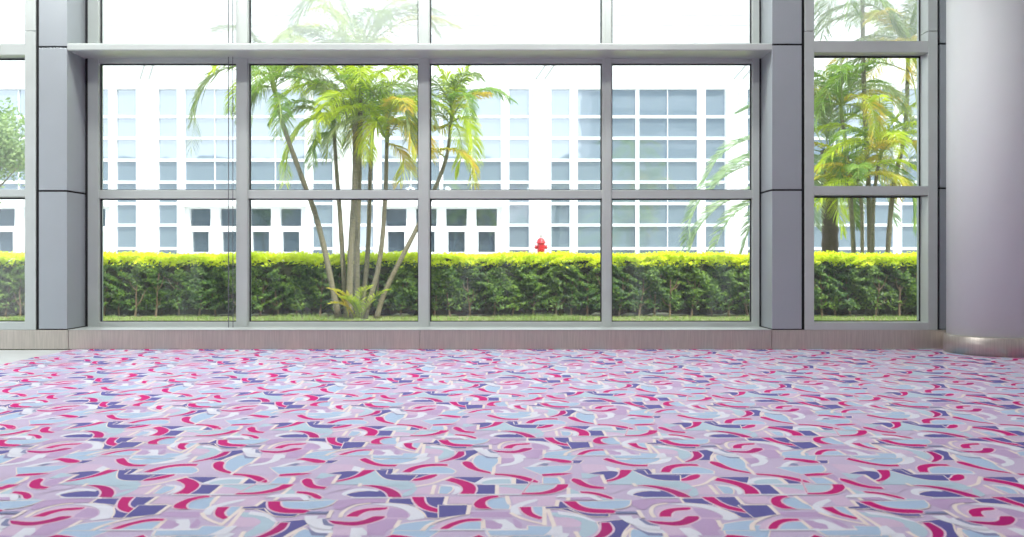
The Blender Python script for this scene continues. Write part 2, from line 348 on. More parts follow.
# ------------------------------------------------------------------ carpet
ORG = {'A1': (360, 440), 'A2': (460, 440), 'A3': (560, 440), 'B1': (340, 474), 'B2': (440, 474), 'B3': (540, 474), 'B4': (640, 474)}
S, DV = 1.335, 1.36
PAL = {'lav': (176, 132, 188), 'pink': (206, 172, 206), 'blue': (152, 184, 218), 'aqua': (164, 192, 210), 'indigo': (94, 90, 154),
       'white': (226, 226, 238), 'cream': (242, 224, 214), 'mag': (192, 0, 112), 'plum': (178, 10, 112), 'mist': (190, 166, 203), 'slate': (104, 108, 160), 'fringe': (224, 188, 210)}
SH = """
A1 aqua 0,345 100,310 200,270 220,315 300,352 400,362 500,395 470,425 350,440 300,410 150,398 0,398
A1 pink 440,362 560,345 665,305 775,312 700,350 600,385 480,402
A1 indigo 170,256 285,256 272,298 400,304 640,302 600,340 500,358 400,358 300,347 215,312
A1 mag 385,352 500,338 570,312 645,302 668,310 610,340 500,360 430,360
A1 ~cream 470,408 600,386 700,352 782,322
A1 mist 745,190 860,190 890,235 960,268 1023,285 1023,318 780,318 830,280 745,240
A1 blue 440,290 500,256 620,238 745,240 825,278 780,298 440,298
A1 mag 358,284 420,246 520,221 640,212 748,217 748,232 600,233 500,250 430,286
A1 ~cream 325,258 285,296
A1 ~white 265,298 800,299
A1 aqua 540,60 680,62 780,90 815,120 770,155 690,175 650,165 700,130 640,128 700,110 620,90 550,75
A1 pink 555,85 650,82 725,105 690,128 545,128
A1 white 600,55 740,68 815,105 790,105 720,80 600,70
A1 indigo 820,105 1010,92 1023,110 940,148 900,182 800,182
A1 plum 662,198 760,170 815,142 838,108 888,108 892,140 840,165 760,186 690,199
A1 ~cream 650,148 655,202
A1 ~cream 548,40 535,128
A1 indigo 590,40 700,35 780,55 860,68 860,82 740,70 660,50
A3 white 415,110 480,100 600,122 660,150 850,148 955,158 945,190 860,215 760,222 560,190 430,165
A3 lav 440,118 500,112 590,135 560,155 470,150
A3 blue 470,172 560,182 660,160 845,155 855,180 760,212 640,220 520,198
A3 mag 365,176 400,163 455,178 530,203 640,222 748,221 746,236 620,238 500,217 420,196
A3 pink 180,215 380,222 400,240 430,275 330,280 250,296 190,275
A3 white 390,232 470,246 510,268 490,285 430,285 400,255
A3 aqua 180,292 260,298 350,320 370,345 240,338 190,340
A3 lav 250,335 350,315 380,385 375,410 290,398 230,365
A3 indigo 240,298 330,280 440,274 505,285 505,310 460,335 390,352 372,305
A3 mag 385,360 465,340 508,310 512,267 618,267 602,300 545,330 470,358 400,368
A3 ~cream 355,312 390,385
A3 ~cream 490,250 500,270
A3 aqua 620,268 720,268 745,302 1023,330 1023,400 700,395 400,392 470,358 560,330
A3 indigo 615,268 715,268 745,304 1023,314 1023,360 880,358 780,340 710,312
A2 mist 295,245 560,240 700,240 690,300 560,310 400,296 300,292
A2 blue 540,245 700,236 950,225 935,270 820,298 700,308
A2 white 570,243 660,200 790,182 785,200 700,208 640,240
A2 slate 672,226 715,208 758,213 740,233
A2 blue 725,135 920,118 1023,125 945,182 800,170 715,160
A2 indigo 935,184 1050,184 1020,208 930,210
A2 mag 672,180 720,163 800,167 900,180 955,190 950,205 880,208 800,192 720,178
A2 blue 105,185 150,137 320,160 325,200 285,235 272,283 190,265 135,238
A2 ~cream 55,188 100,158 160,132
A2 mag 8,205 45,192 100,197 128,240 180,265 262,284 262,298 160,282 60,250
A2 ~cream 292,238 283,308
A2 white 465,155 530,160 548,182 500,210 420,228 330,238 355,216 440,205 470,185
A2 lav 345,165 455,160 465,185 430,205 345,212
A2 white 150,95 240,86 250,118 330,143 440,148 440,165 340,160 240,155 180,128
A2 slate 228,90 295,96 330,122 345,135 260,120
A2 slate 168,128 240,155 325,156 320,168 230,166
A2 ~cream 340,155 335,215
A2 pink 700,320 730,312 840,320 870,385 690,385
A2 lav 860,318 945,285 960,300 950,360 920,388 880,388
B1 pink 40,352 120,300 250,278 400,283 520,308 592,350 588,388 500,402 480,470 400,492 380,537 -60,537 -60,440 30,400
B1 lav 230,395 490,395 480,470 400,492 380,537 230,537
B1 lav 420,300 520,312 585,350 580,385 390,385
B1 white 250,268 430,260 560,272 665,305 724,350 722,392 600,412 560,400 606,372 580,335 520,305 430,286
B1 ~cream 0,385 20,345 75,305 150,276 260,262
B1 mist -60,388 150,392 250,400 100,418 -60,410
B1 mag 48,378 105,337 200,310 320,299 405,298 405,312 350,323 250,326 185,350 150,378
B1 plum -100,410 0,418 100,425 200,410 270,380 310,372 388,374 372,396 280,427 180,452 80,458 0,447 -60,440
B1 white 95,475 190,472 235,508 225,537 85,537
B1 indigo 45,187 160,160 340,152 405,185 415,212 120,213
B1 white 0,182 80,145 180,130 330,148 325,162 200,152 100,163 40,198
B1 plum 180,108 300,107 420,128 505,172 526,212 415,212 400,175 340,142 270,122
B1 ~cream 175,92 165,120
B1 ~white 90,216 440,214
B1 ~cream 436,212 402,264
B1 lav -60,250 60,228 385,226 390,258 250,258 130,268 40,300 0,320 -60,310
B1 indigo 425,226 620,222 645,262 625,278 540,268 415,258
B1 pink 660,132 835,108 832,187 610,187
B1 aqua 530,180 640,132 660,135 620,190 560,205 528,205
B1 indigo 715,210 892,210 900,275 1040,282 1023,372 900,392 745,388 724,345 640,290 690,265
B1 mag 612,210 716,210 722,258 765,293 882,322 872,352 760,332 680,302 632,255
B1 ~cream 912,205 892,274
B1 ~cream 892,277 1080,276
B1 blue 520,440 760,410 840,410 745,455 715,496 440,496 500,462
B1 ~cream 512,408 472,468
B1 pink 770,482 880,420 1023,383 1023,412 920,442 850,490
B1 ~cream 700,496 755,448 870,405 1023,363 1100,350
B2 pink 85,208 320,200 285,270 78,266
B2 lav 262,335 585,335 625,382 450,382 255,376
B2 indigo -10,282 232,280 222,360 -10,390
B2 ~cream 254,278 236,362
B2 blue 385,255 450,213 552,213 565,262 598,282 585,312 420,307 385,285
B2 mag 283,270 335,222 430,198 495,199 502,212 430,223 382,250 392,288 445,313 340,313 300,297
B2 ~cream 570,198 590,268
B2 pink 600,210 985,195 985,282 830,282 835,235 700,248 630,270
B2 white 600,292 640,270 700,248 825,222 838,240 760,262 700,285 668,325 700,362 640,362 600,345
B2 blue 782,293 872,293 872,384 800,352
B2 mag 678,296 776,293 782,340 830,368 882,385 850,400 760,376 700,336
B2 lav 620,390 705,430 695,472 640,472
B2 white 425,402 560,400 620,438 655,478 515,482 542,442 500,417
B2 lav 388,408 480,420 525,455 512,478 385,478
B2 ~cream 600,343 680,385 800,422 905,445
B2 ~cream 364,402 372,478
B2 ~cream 890,290 892,452
B2 blue 110,460 230,424 347,424 347,488 85,490
B2 mag 0,478 100,426 230,394 352,398 352,414 230,420 130,450 70,487 0,492
B2 ~white -90,494 390,492
B2 ~white 390,492 750,488
B2 blue 405,500 750,495 752,460 955,465 940,500 885,540 430,540
B2 white 960,465 1040,455 1050,520 1020,540 900,540
B2 white 100,105 190,128 182,160 125,187 95,187 132,150 108,122 0,108 0,100
B2 blue 5,116 100,120 112,145 60,182 -8,178
B2 ~cream -45,104 -70,186
B2 indigo 305,104 472,104 466,187 285,187
B2 indigo 108,37 375,37 300,88 250,76 170,56
B2 white 282,96 350,55 450,37 612,42 616,97
B2 aqua 355,78 450,56 595,56 608,92 360,96
B2 mag 42,67 100,43 200,64 292,100 312,140 292,182 160,187 202,150 182,110 110,82
B2 ~cream 626,42 626,97
B2 indigo 648,48 740,58 755,97 648,97
B2 mag 468,6 600,14 740,34 842,74 832,87 750,76 660,46 560,26 468,20
B2 ~white 370,100 1040,97
B2 aqua 480,106 1010,106 970,142 880,166 700,182 500,182
B2 pink 500,120 640,130 760,172 700,184 500,184
B2 ~cream 486,106 486,188
B2 ~white 150,190 690,188
B3 mag 0,-15 -150,178 -155,178 0,-15
B3 mag -155,176 0,173 90,150 138,125 148,102 242,102 236,126 180,156 90,182 0,190 -155,188
B3 blue 28,42 150,48 182,97 28,97
B3 ~cream 150,36 190,62 196,97
B3 mag 15,14 150,3 275,6 200,23 25,31
B3 mag 262,66 285,48 342,58 390,93 450,114 548,124 546,141 440,139 350,116 290,86
B3 mist 570,128 760,112 760,140 690,150 600,190 560,170
B3 ~cream 246,130 240,240
B3 aqua 260,140 340,168 360,192 480,190 560,220 660,225 780,240 720,250 540,245 520,205 260,190
B3 lav 265,206 485,206 515,238 265,238
B3 white 160,192 330,180 470,195 540,237 500,242 420,212 230,216 130,216
B3 mag 342,162 420,164 520,180 625,216 615,231 560,221 480,191 350,176
B3 indigo 165,250 215,255 300,250 380,345 585,355 582,377 420,377 330,346 240,305 160,311 48,309 48,297 160,290
B3 blue 305,250 540,248 770,238 765,280 700,312 500,317 380,297
B3 mag 198,250 302,248 350,290 450,315 600,318 652,330 625,351 480,352 370,340 280,312 230,276
B3 slate 640,335 832,335 842,356 650,356
B3 ~cream 152,238 140,292
B3 ~cream 835,325 880,392
B3 white 780,372 660,374 720,422 820,462 940,492 1023,492 1023,466 900,452 805,420
"""
def parse_shapes():
    out = []
    for ln in SH.strip().splitlines():
        w = ln.split(); im, c = w[0], w[1]
        ox, oy = ORG[im]
        pts = []
        for p in w[2:]:
            a, b = p.split(','); px = ox + float(a) / 8.527; py = oy + float(b) / 8.527
            d = EYE * FOC / (py - VY); pts.append(((px - VX) / FOC * d, d))
        out.append((c, pts))
    return out

def round_poly(pts, passes=2, lim=62):
    for _ in range(passes):
        n = len(pts); out = []
        for i in range(n):
            a, b, c = pts[i - 1], pts[i], pts[(i + 1) % n]
            v1 = (b[0] - a[0], b[1] - a[1]); v2 = (c[0] - b[0], c[1] - b[1])
            ang = abs(math.degrees(math.atan2(v1[0] * v2[1] - v1[1] * v2[0], v1[0] * v2[0] + v1[1] * v2[1])))
            if ang < lim and math.hypot(*v1) > .012 and math.hypot(*v2) > .012:
                out.append((b[0] * .75 + a[0] * .25, b[1] * .75 + a[1] * .25)); out.append((b[0] * .75 + c[0] * .25, b[1] * .75 + c[1] * .25))
            else: out.append(b)
        pts = out
    return pts

def stroke(pts, w):
    P = [Vector((p[0], p[1], 0)) for p in pts]
    if len(P) > 2: P = spline(P, 12)
    l, r = [], []
    for i, p in enumerate(P):
        t = (P[min(i + 1, len(P) - 1)] - P[max(i - 1, 0)]).normalized(); nn = Vector((-t.y, t.x, 0)) * w / 2
        l.append((p.x + nn.x, p.y + nn.y)); r.append((p.x - nn.x, p.y - nn.y))
    return l + r[::-1]

def carpet():
    shapes = []
    for c, pts in parse_shapes():
        if c[0] == '~': shapes.append((c[1:], stroke(pts, .019)))
        else:
            xs = [p[0] for p in pts]; ys = [p[1] for p in pts]
            if (max(xs) - min(xs)) * (max(ys) - min(ys)) < 1e-4: continue
            q = round_poly(pts)
            if c in ('mag', 'plum', 'indigo', 'blue'):
                w = .010 if c in ('mag', 'plum') else .008
                ar = sum(q[i - 1][0] * q[i][1] - q[i][0] * q[i - 1][1] for i in range(len(q)))
                sg = 1 if ar > 0 else -1
                off = []
                for i in range(len(q)):
                    a, b_, d_ = Vector(q[i - 1]), Vector(q[i]), Vector(q[(i + 1) % len(q)])
                    n1 = Vector((b_.y - a.y, a.x - b_.x)); n2 = Vector((d_.y - b_.y, b_.x - d_.x))
                    if n1.length < 1e-6 or n2.length < 1e-6: off.append(q[i]); continue
                    nn = n1.normalized() + n2.normalized()
                    if nn.length < .3: off.append(q[i]); continue
                    nn = nn.normalized() * w * sg; off.append((b_.x + nn.x, b_.y + nn.y))
                shapes.append(('fringe' if c in ('mag', 'plum') else 'cream', off))
            shapes.append((c, q))
    order = list(PAL); layers = []
    bbs = [(min(p[0] for p in s), max(p[0] for p in s), min(p[1] for p in s), max(p[1] for p in s)) for _, s in shapes]
    lat = [(r, k) for r in (-1, 0, 1) for k in (-2, -1, 0, 1, 2)]
    for i, b in enumerate(bbs):
        m = 0
        for j in range(i):
            q = bbs[j]
            for r, k_ in lat:
                du, dv = (k_ + .5 * r) * S, r * DV
                if b[0] < q[1] + du and b[1] > q[0] + du and b[2] < q[3] + dv and b[3] > q[2] + dv:
                    m = max(m, layers[j] + 1); break
        layers.append(m)
    X0, X1, Y0, Y1 = -5.285, 7.15, .6, F - .004
    bm = bmesh.new()
    mi = {n: i for i, n in enumerate(order)}
    for (c, s), ly, b in zip(shapes, layers, bbs):
        z = .0065 + ly * .00004
        for r in range(-4, 6):
            dv = r * DV
            if b[3] + dv < Y0 or b[2] + dv > Y1: continue
            for k_ in range(-10, 12):
                du = (k_ + .5 * (r % 2)) * S
                if b[1] + du < X0 or b[0] + du > X1: continue
                try:
                    f = bm.faces.new([bm.verts.new((p[0] + du, p[1] + dv, z)) for p in s]); f.material_index = mi[c]
                    if f.normal.z < 0: f.normal_flip()
                except ValueError: pass
    bm.normal_update()
    for f in bm.faces:
        if f.normal.z < 0: f.normal_flip()
    for co, no in (((X0, 0, 0), (-1, 0, 0)), ((X1, 0, 0), (1, 0, 0)), ((0, Y0, 0), (0, -1, 0)), ((0, Y1, 0), (0, 1, 0))):
        bmesh.ops.bisect_plane(bm, geom=bm.verts[:] + bm.edges[:] + bm.faces[:], dist=1e-5, plane_co=co, plane_no=no, clear_outer=True)
    old = set(bm.faces)
    box(bm, X0, X1, -8.5, Y1, 0.0005, .006)
    for f in bm.faces:
        if f not in old: f.material_index = mi['mist']
    mats = [mat('carpet_' + n, srgb(*PAL[n]), 0.62, 0, 0.08, 210, 0.25, spec=0.08 if n in ('mag', 'plum', 'indigo', 'slate') else 0.45, sheen=0.0 if n in ('mag', 'plum', 'indigo') else 0.65) for n in order]
    o = obj('carpet', bm, mats)
    tag(o, 'carpet with swirling magenta, lilac and blue pattern covering the hall floor', 'carpet')
carpet()

# ------------------------------------------------------------------ grounds outside
tag(boxobj('ground_lawn', (-34, 40, 11.42, 26, -.3, 0), M['soil']), 'strip of turf and bare soil outside the windows', 'lawn', kind='structure')
tag(boxobj('ground_paving', (-34, 40, 26, 36.3, -.3, -.02), M['paving']), 'pale paving between hedge and white building', 'ground', kind='structure')

def grass():
    rnd = random.Random(3); V, Fc = [], []
    for _ in range(26000):
        x = rnd.uniform(-9.5, 11); y = rnd.uniform(14.4, 16.95); h = rnd.uniform(.03, .085) * (1.0 + .5 * math.sin(x * 2.1) * math.sin(x * .7 + 1))
        a = rnd.uniform(0, PI * 2); w = .006; dx, dy = math.cos(a) * w, math.sin(a) * w; lx, ly = rnd.gauss(0, .025), rnd.gauss(0, .025)
        n = len(V); V += [(x - dx, y - dy, -.004), (x + dx, y + dy, -.004), (x + lx, y + ly, h)]; Fc.append((n, n + 1, n + 2))
    tag(mesh_obj('grass', V, Fc, M['grass']), 'short green grass growing at the foot of the hedge', 'grass', kind='stuff')
grass()

# hedge
HY0, HY1, HH = 17.0, 18.0, 1.205
def hedge():
    rnd = random.Random(11)
    x0, x1 = -13.0, 15.0
    h = empty('hedge', (1, 17.5, 0)); tag(h, 'long clipped green hedge with yellow green top outside the windows', 'hedge')
    V, Fc, mi = [], [], []
    def leaf(p, nrm, size, m):
        t = Vector((rnd.gauss(0, 1), rnd.gauss(0, 1), rnd.gauss(0, 1)))
        nn = (nrm + t * .55).normalized(); a = nn.cross(Vector((rnd.gauss(0, 1), rnd.gauss(0, 1), rnd.gauss(0, 1) - .4))).normalized(); b = nn.cross(a)
        l, w = size, size * .5
        k = len(V)
        V.extend([p - a * l, p + b * w - nn * w * .2, p + a * l, p - b * w - nn * w * .2]); Fc.append((k, k + 1, k + 2, k + 3)); mi.append(m)
    def bulge(x, z): return .05 * math.sin(x * 3.1 + math.sin(z * 5)) + .04 * math.sin(x * 7.7 + z * 6) + .035 * math.sin(x * 13 + z * 11)
    def top(x): return HH + .015 * math.sin(x * 2.3) + .012 * math.sin(x * 6.1 + 1)
    for _ in range(100000):
        x = rnd.uniform(x0, x1); u = rnd.random(); zt = top(x)
        z = .14 + (zt - .14) * (1 - (1 - u) ** 1.0)
        if z < .5 and rnd.random() > .25 + .75 * (z - .14) / .36: continue
        # sprays: leaves gather in clumps
        cl = math.sin(x * 11.3 + 3 * math.sin(z * 9)) * math.sin(z * 17 + 2 * math.sin(x * 5))
        depth = abs(rnd.gauss(0, .07)) + (.15 * min(1, max(0, -cl * 2)))
        y = HY0 - bulge(x, z) + depth
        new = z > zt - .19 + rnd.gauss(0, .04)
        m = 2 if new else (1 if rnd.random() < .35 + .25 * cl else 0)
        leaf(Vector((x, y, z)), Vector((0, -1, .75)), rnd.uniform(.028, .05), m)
    for _ in range(42000):
        x = rnd.uniform(x0, x1); y = rnd.uniform(HY0 - .03, HY1 + .05)
        z = top(x) - abs(rnd.gauss(0, .05)) + (.06 * rnd.random() ** 4)
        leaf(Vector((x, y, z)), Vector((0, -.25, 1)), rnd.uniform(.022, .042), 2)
    for _ in range(16000):
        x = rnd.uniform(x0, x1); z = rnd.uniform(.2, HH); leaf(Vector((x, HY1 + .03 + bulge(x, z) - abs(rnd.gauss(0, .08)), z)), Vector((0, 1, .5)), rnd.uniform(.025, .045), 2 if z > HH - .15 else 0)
    mesh_obj('foliage', V, Fc, [M['h_dark'], M['h_mid'], M['h_lime']], h, mi)
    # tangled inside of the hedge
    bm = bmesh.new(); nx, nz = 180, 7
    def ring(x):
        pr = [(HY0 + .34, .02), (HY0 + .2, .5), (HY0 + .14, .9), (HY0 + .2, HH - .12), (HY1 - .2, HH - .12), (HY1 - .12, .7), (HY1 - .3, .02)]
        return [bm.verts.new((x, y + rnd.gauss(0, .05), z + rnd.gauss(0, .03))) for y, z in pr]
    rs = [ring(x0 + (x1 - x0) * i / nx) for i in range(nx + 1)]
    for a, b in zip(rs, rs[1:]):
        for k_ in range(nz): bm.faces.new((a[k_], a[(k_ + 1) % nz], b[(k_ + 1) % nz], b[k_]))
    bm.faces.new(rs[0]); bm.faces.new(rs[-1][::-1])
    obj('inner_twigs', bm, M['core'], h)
    x = x0 + .3
    while x < x1 - .2:
        bm = bmesh.new(); y = HY0 + rnd.uniform(.02, .16); lean = rnd.gauss(0, .07)
        p = [Vector((x, y, -.01)), Vector((x + lean * .4, y + .02, .2)), Vector((x + lean, y - .01, .5)), Vector((x + lean * 1.2, y + .05, .85))]
        tube(bm, spline(p, 8), [.022 - .0016 * i for i in range(9)], 6)
        for s_ in (-1, 1, 1):
            q = p[1 if rnd.random() < .5 else 2]; e_ = q + Vector((s_ * rnd.uniform(.08, .2), -.02, rnd.uniform(.15, .35)))
            tube(bm, [q, (q + e_) / 2 + Vector((s_ * .02, 0, -.02)), e_], [.012, .009, .005], 5)
        obj('stem', bm, M['twig'], h)
        x += rnd.uniform(.28, .48)
hedge()

# ------------------------------------------------------------------ palms
def frond(path, parent, m, leaf_len, n=38, width=.035, droop=.35, vee=.35, seed=0, name='frond', fwd=.75):
    """a feather frond: rachis along path with two rows of leaflets"""
    rnd = random.Random(seed)
    pts = spline(path, n)
    V, Fc, mi = [], [], []
    # rachis as a slim three-sided tube
    base = []
    for i, p in enumerate(pts):
        t = (pts[min(i + 1, n)] - pts[max(i - 1, 0)]).normalized()
        sd = t.cross(Vector((0, 0, 1)))
        if sd.length < .15: sd = t.cross(Vector((0.3, -1, 0)))
        sd.normalize(); up = sd.cross(t).normalized()
        r = .018 * (1 - .85 * i / n)
        base.append((p, t, sd, up)); k = len(V)
        V += [p + sd * r, p - sd * r, p - up * r * 1.2]
        if i:
            for a in range(3): Fc.append((k - 3 + a, k - 3 + (a + 1) % 3, k + (a + 1) % 3, k + a)); mi.append(1)
    for i in range(int(n * .10), n + 1):
        p, t, sd, up = base[i]; s = i / n
        prof = max(.22, min(1, (s - .02) / .22)) * (1 - .62 * max(0, (s - .55) / .45) ** 1.3)
        for sub in (0, .5):
            pp = p.lerp(base[min(i + 1, n)][0], sub)
            for sg in (-1, 1):
                L = leaf_len * prof * rnd.uniform(.85, 1.1)
                d = (sd * sg + t * (fwd + .5 * s) + up * (vee + rnd.gauss(0, .10)) + Vector((rnd.gauss(0, .07), rnd.gauss(0, .07), rnd.gauss(0, .07)))).normalized()
                q1 = pp + d * L * .45 + Vector((0, 0, -droop * L * .10)); q2 = pp + d * L * .85 + Vector((0, 0, -droop * L * .5)) * rnd.uniform(.7, 1.2)
                q3 = pp + d * L + Vector((0, 0, -droop * L * .75)) * rnd.uniform(.7, 1.2)
                w = (t * .8 + up * .5 * sg * rnd.choice((1, 1, -1))).normalized() * width * .5 * rnd.uniform(.8, 1.1)
                k = len(V)
                V += [pp - w * .35, pp + w * .35, q1 - w, q1 + w, q2 - w * .6, q2 + w * .6, q3]
                Fc += [(k, k + 1, k + 3, k + 2), (k + 2, k + 3, k + 5, k + 4), (k + 4, k + 5, k + 6)]; mi += [0, 0, 0]
    return mesh_obj(name, V, Fc, [m, M['stem']], parent, mi)

def arc(base, az, el, length, bend, n=5):
    """rachis points that start at elevation el and bend over by bend radians"""
    pts = [Vector(base)]; p = Vector(base); ds = length / n
    for i in range(n):
        e = el - bend * ((i + .5) / n) ** 1.25
        p = p + Vector((math.cos(az) * math.cos(e), math.sin(az) * math.cos(e), math.sin(e))) * ds; pts.append(p.copy())
    return pts

def trunk(path, r0, r1, parent, m=None, shaft=.5, n=22, name='trunk'):
    pts = spline(path, n); bm = bmesh.new()
    rad = []
    for i in range(n + 1):
        s = i / n; r = r0 + (r1 - r0) * s
        rad.append(r * (1.0 + (.07 if i % 2 else -.04)) * (1.35 if i == 0 else 1.0))
    tube(bm, pts, rad, 10)
    o = obj(name, bm, m or M['bark'], parent, True)
    if shaft:
        t = (pts[-1] - pts[-2]).normalized(); bm = bmesh.new()
        tube(bm, [pts[-1] - t * .05, pts[-1] + t * shaft * .35, pts[-1] + t * shaft], [r1 * 1.15, r1 * 1.25, r1 * .6], 10)
        obj('crownshaft', bm, M['stem'], o, True)
    return pts[-1]

def crown(base, parent, n, length, mats, leaf_len, seed, el=(.6, 1.4), bend=(1.3, 2.2), az0=None, droop=.7, width=.025, nn=38):
    rnd = random.Random(seed)
    a0 = rnd.uniform(0, 6.28)
    for i in range(n):
        az = a0 + i * 2.399963 + rnd.gauss(0, .12)
        s = i / max(1, n - 1)
        e = el[1] + (el[0] - el[1]) * s + rnd.gauss(0, .08); b = bend[0] + (bend[1] - bend[0]) * rnd.random()
        frond(arc(base, az, e, length * rnd.uniform(.8, 1.1), b), parent, mats[min(len(mats) - 1, int(rnd.random() * len(mats)))], leaf_len, nn, width, droop, seed=seed * 50 + i)

def center_palm():
    D = 16.5
    pl = empty('palm_cluster', at(355, 318, D) * 1.0); pl.location.z = 0
    tag(pl, 'clustered palm with many slender stems in front of the hedge', 'palm')
    def W(px, py, dd=0): return at(px, py, D + dd)
    T = [
        ([(339, 319, 0), (325, 252, 0), (314, 210, 0), (302, 178, -.1), (283.5, 126, -.3), (275, 92, -.4)], .055, .038),
        ([(347, 319, .15), (344, 280, .2), (340, 215, .3), (337, 178, .3), (334, 132, .4)], .05, .034),
        ([(349, 319, -.05), (351, 252, 0), (355, 180, 0), (355, 118, 0)], .068, .045),
        ([(357, 319, .1), (357, 252, .2), (359, 180, .2), (361, 70, .2)], .06, .042),
        ([(362, 319, .25), (368, 247, .4), (370, 180, .5), (372, 138, .5)], .05, .034),
        ([(364, 319, -.2), (379, 264, -.2), (385, 203, -.2), (387, 140, -.1)], .05, .034),
        ([(376, 319, 0), (387, 287, 0), (418, 226, .1), (436, 186, .1), (447, 155, .1), (451, 122, .1)], .05, .03),
    ]
    tops = []
    for p, r0, r1 in T:
        pts = [W(*q) for q in p]; pts[0].z = -.02
        tops.append(trunk(pts, r0, r1, pl, shaft=.45))
    G, LM, GD, DU = M['lf_green'], M['lf_lime'], M['lf_gold'], M['lf_dull']
    HAND = [  # path, material, leaflet length
        ([(352, 112, 0), (332, 92, -.3), (303, 78, -.5), (274, 77, -.7), (254, 92, -.8), (247, 118, -.9)], G, .50),
        ([(272, 82, -.4), (250, 66, -.5), (218, 72, -.7), (199, 98, -.8), (191, 146, -.9)], DU, .42),
        ([(274, 86, -.4), (262, 88, -.2), (250, 100, -.1), (244, 122, 0)], DU, .40),
        ([(276, 90, -.4), (279, 100, -.9), (281, 116, -1.2), (279, 134, -1.3)], G, .34),
        ([(276, 86, -.4), (292, 72, -.1), (310, 72, .1), (322, 88, .2)], DU, .40),
        ([(274, 84, -.4), (268, 60, -.3), (256, 40, -.3), (240, 28, -.3)], DU, .42),
        ([(275, 86, -.4), (283, 55, -.3), (300, 35, -.2), (318, 30, -.1)], G, .40),
        ([(357, 110, 0), (376, 93, -.2), (397, 84, -.4), (420, 94, -.5), (432, 122, -.6)], DU, .50),
        ([(355, 112, 0), (352, 70, .1), (344, 35, .1), (326, 5, 0), (300, -4, 0)], LM, .48),
        ([(357, 112, 0), (362, 72, -.2), (366, 40, -.3), (384, 8, -.4), (408, -2, -.5)], LM, .48),
        ([(355, 112, 0), (342, 80, -.2), (322, 62, -.3), (296, 60, -.3), (280, 72, -.4)], LM, .46),
        ([(356, 112, 0), (348, 60, -.1), (340, 30, -.2), (334, -30, -.2)], LM, .44),
        ([(362, 66, .2), (372, 40, .3), (392, 16, .4), (420, 14, .5), (436, 30, .5)], DU, .46),
        ([(361, 66, .2), (350, 20, .3), (330, -10, .3), (305, 6, .3), (290, 34, .3)], G, .48),
        ([(334, 130, .4), (322, 118, .2), (306, 122, .1), (294, 138, 0), (287, 158, 0), (285, 182, 0)], LM, .34),
        ([(334, 130, .4), (318, 112, .4), (300, 108, .4), (284, 118, .4)], DU, .36),
        ([(334, 130, .4), (338, 100, .5), (330, 84, .5), (312, 82, .5)], DU, .40),
        ([(334, 132, .4), (326, 134, .1), (316, 146, 0), (312, 165, -.1)], G, .32),
        ([(334, 130, .4), (346, 112, .3), (352, 128, .1), (350, 148, 0)], DU, .34),
        ([(372, 138, .5), (380, 112, .4), (395, 104, .3), (410, 118, .2), (418, 148, .1)], GD, .44),
        ([(372, 138, .5), (366, 120, .2), (362, 130, 0), (366, 160, -.1)], GD, .36),
        ([(387, 140, -.1), (388, 112, -.2), (398, 100, -.3), (412, 104, -.4), (426, 128, -.4)], LM, .46),
        ([(387, 140, -.1), (397, 124, -.2), (409, 130, -.4), (416, 152, -.5)], GD, .44),
        ([(387, 142, -.1), (378, 122, -.3), (371, 134, -.4), (370, 158, -.5)], LM, .40),
        ([(387, 142, -.1), (397, 148, -.3), (404, 162, -.4), (400, 182, -.5)], GD, .34),
        ([(387, 140, -.1), (384, 105, 0), (392, 84, 0), (404, 74, 0)], LM, .42),
        ([(451, 120, .1), (450, 96, .1), (446, 78, 0), (434, 62, 0)], LM, .34),
        ([(451, 120, .1), (456, 92, .1), (463, 76, 0), (470, 64, 0)], LM, .40),
        ([(451, 120, .1), (462, 102, -.1), (474, 95, -.2), (488, 93, -.3)], GD, .30),
        ([(451, 122, .1), (464, 118, -.2), (472, 138, -.3), (474, 168, -.4)], LM, .34),
        ([(450, 124, .1), (440, 112, -.1), (430, 118, -.2), (422, 138, -.2)], DU, .38),
        ([(446, 158, .1), (438, 150, -.2), (455, 150, -.5), (470, 162, -.6), (474, 184, -.6)], GD, .30),
        ([(451, 122, .1), (458, 130, -.2), (462, 150, -.3), (458, 172, -.3)], LM, .32),
        ([(450, 122, .1), (442, 128, .3), (432, 128, .4), (420, 146, .5)], GD, .34),
    ]
    for i, (p, m, L) in enumerate(HAND):
        frond([W(*q) for q in p], pl, m, L * 1.08, 36, .024, .75, seed=100 + i)
    for i, (k_, n_, L_, ll) in enumerate(((0, 7, 1.6, .38), (1, 7, 1.4, .36), (2, 9, 1.9, .46), (3, 10, 2.0, .48), (4, 8, 1.5, .38), (5, 8, 1.5, .38), (6, 7, 1.3, .34))):
        t_ = tops[k_] + Vector((0, 0, .3))
        crown(t_, pl, n_, L_, [G, LM, LM, DU, GD] if i % 2 else [LM, G, DU, LM], ll, 40 + i, el=(.3, 1.35), bend=(1.3, 2.3), width=.023, nn=32, droop=.8)
    # young golden shoots at the foot
    rnd = random.Random(5)
    for i in range(9):
        b = W(353 + rnd.uniform(-6, 9), 312, -.25); b.z = .03
        frond(arc(b, rnd.uniform(-2.9, -.2), rnd.uniform(1.0, 1.45), rnd.uniform(.45, .85), rnd.uniform(.5, 1.3)), pl, M['lf_gold'] if i % 2 else M['lf_lime'], .22, 14, .022, .3, seed=300 + i)
center_palm()

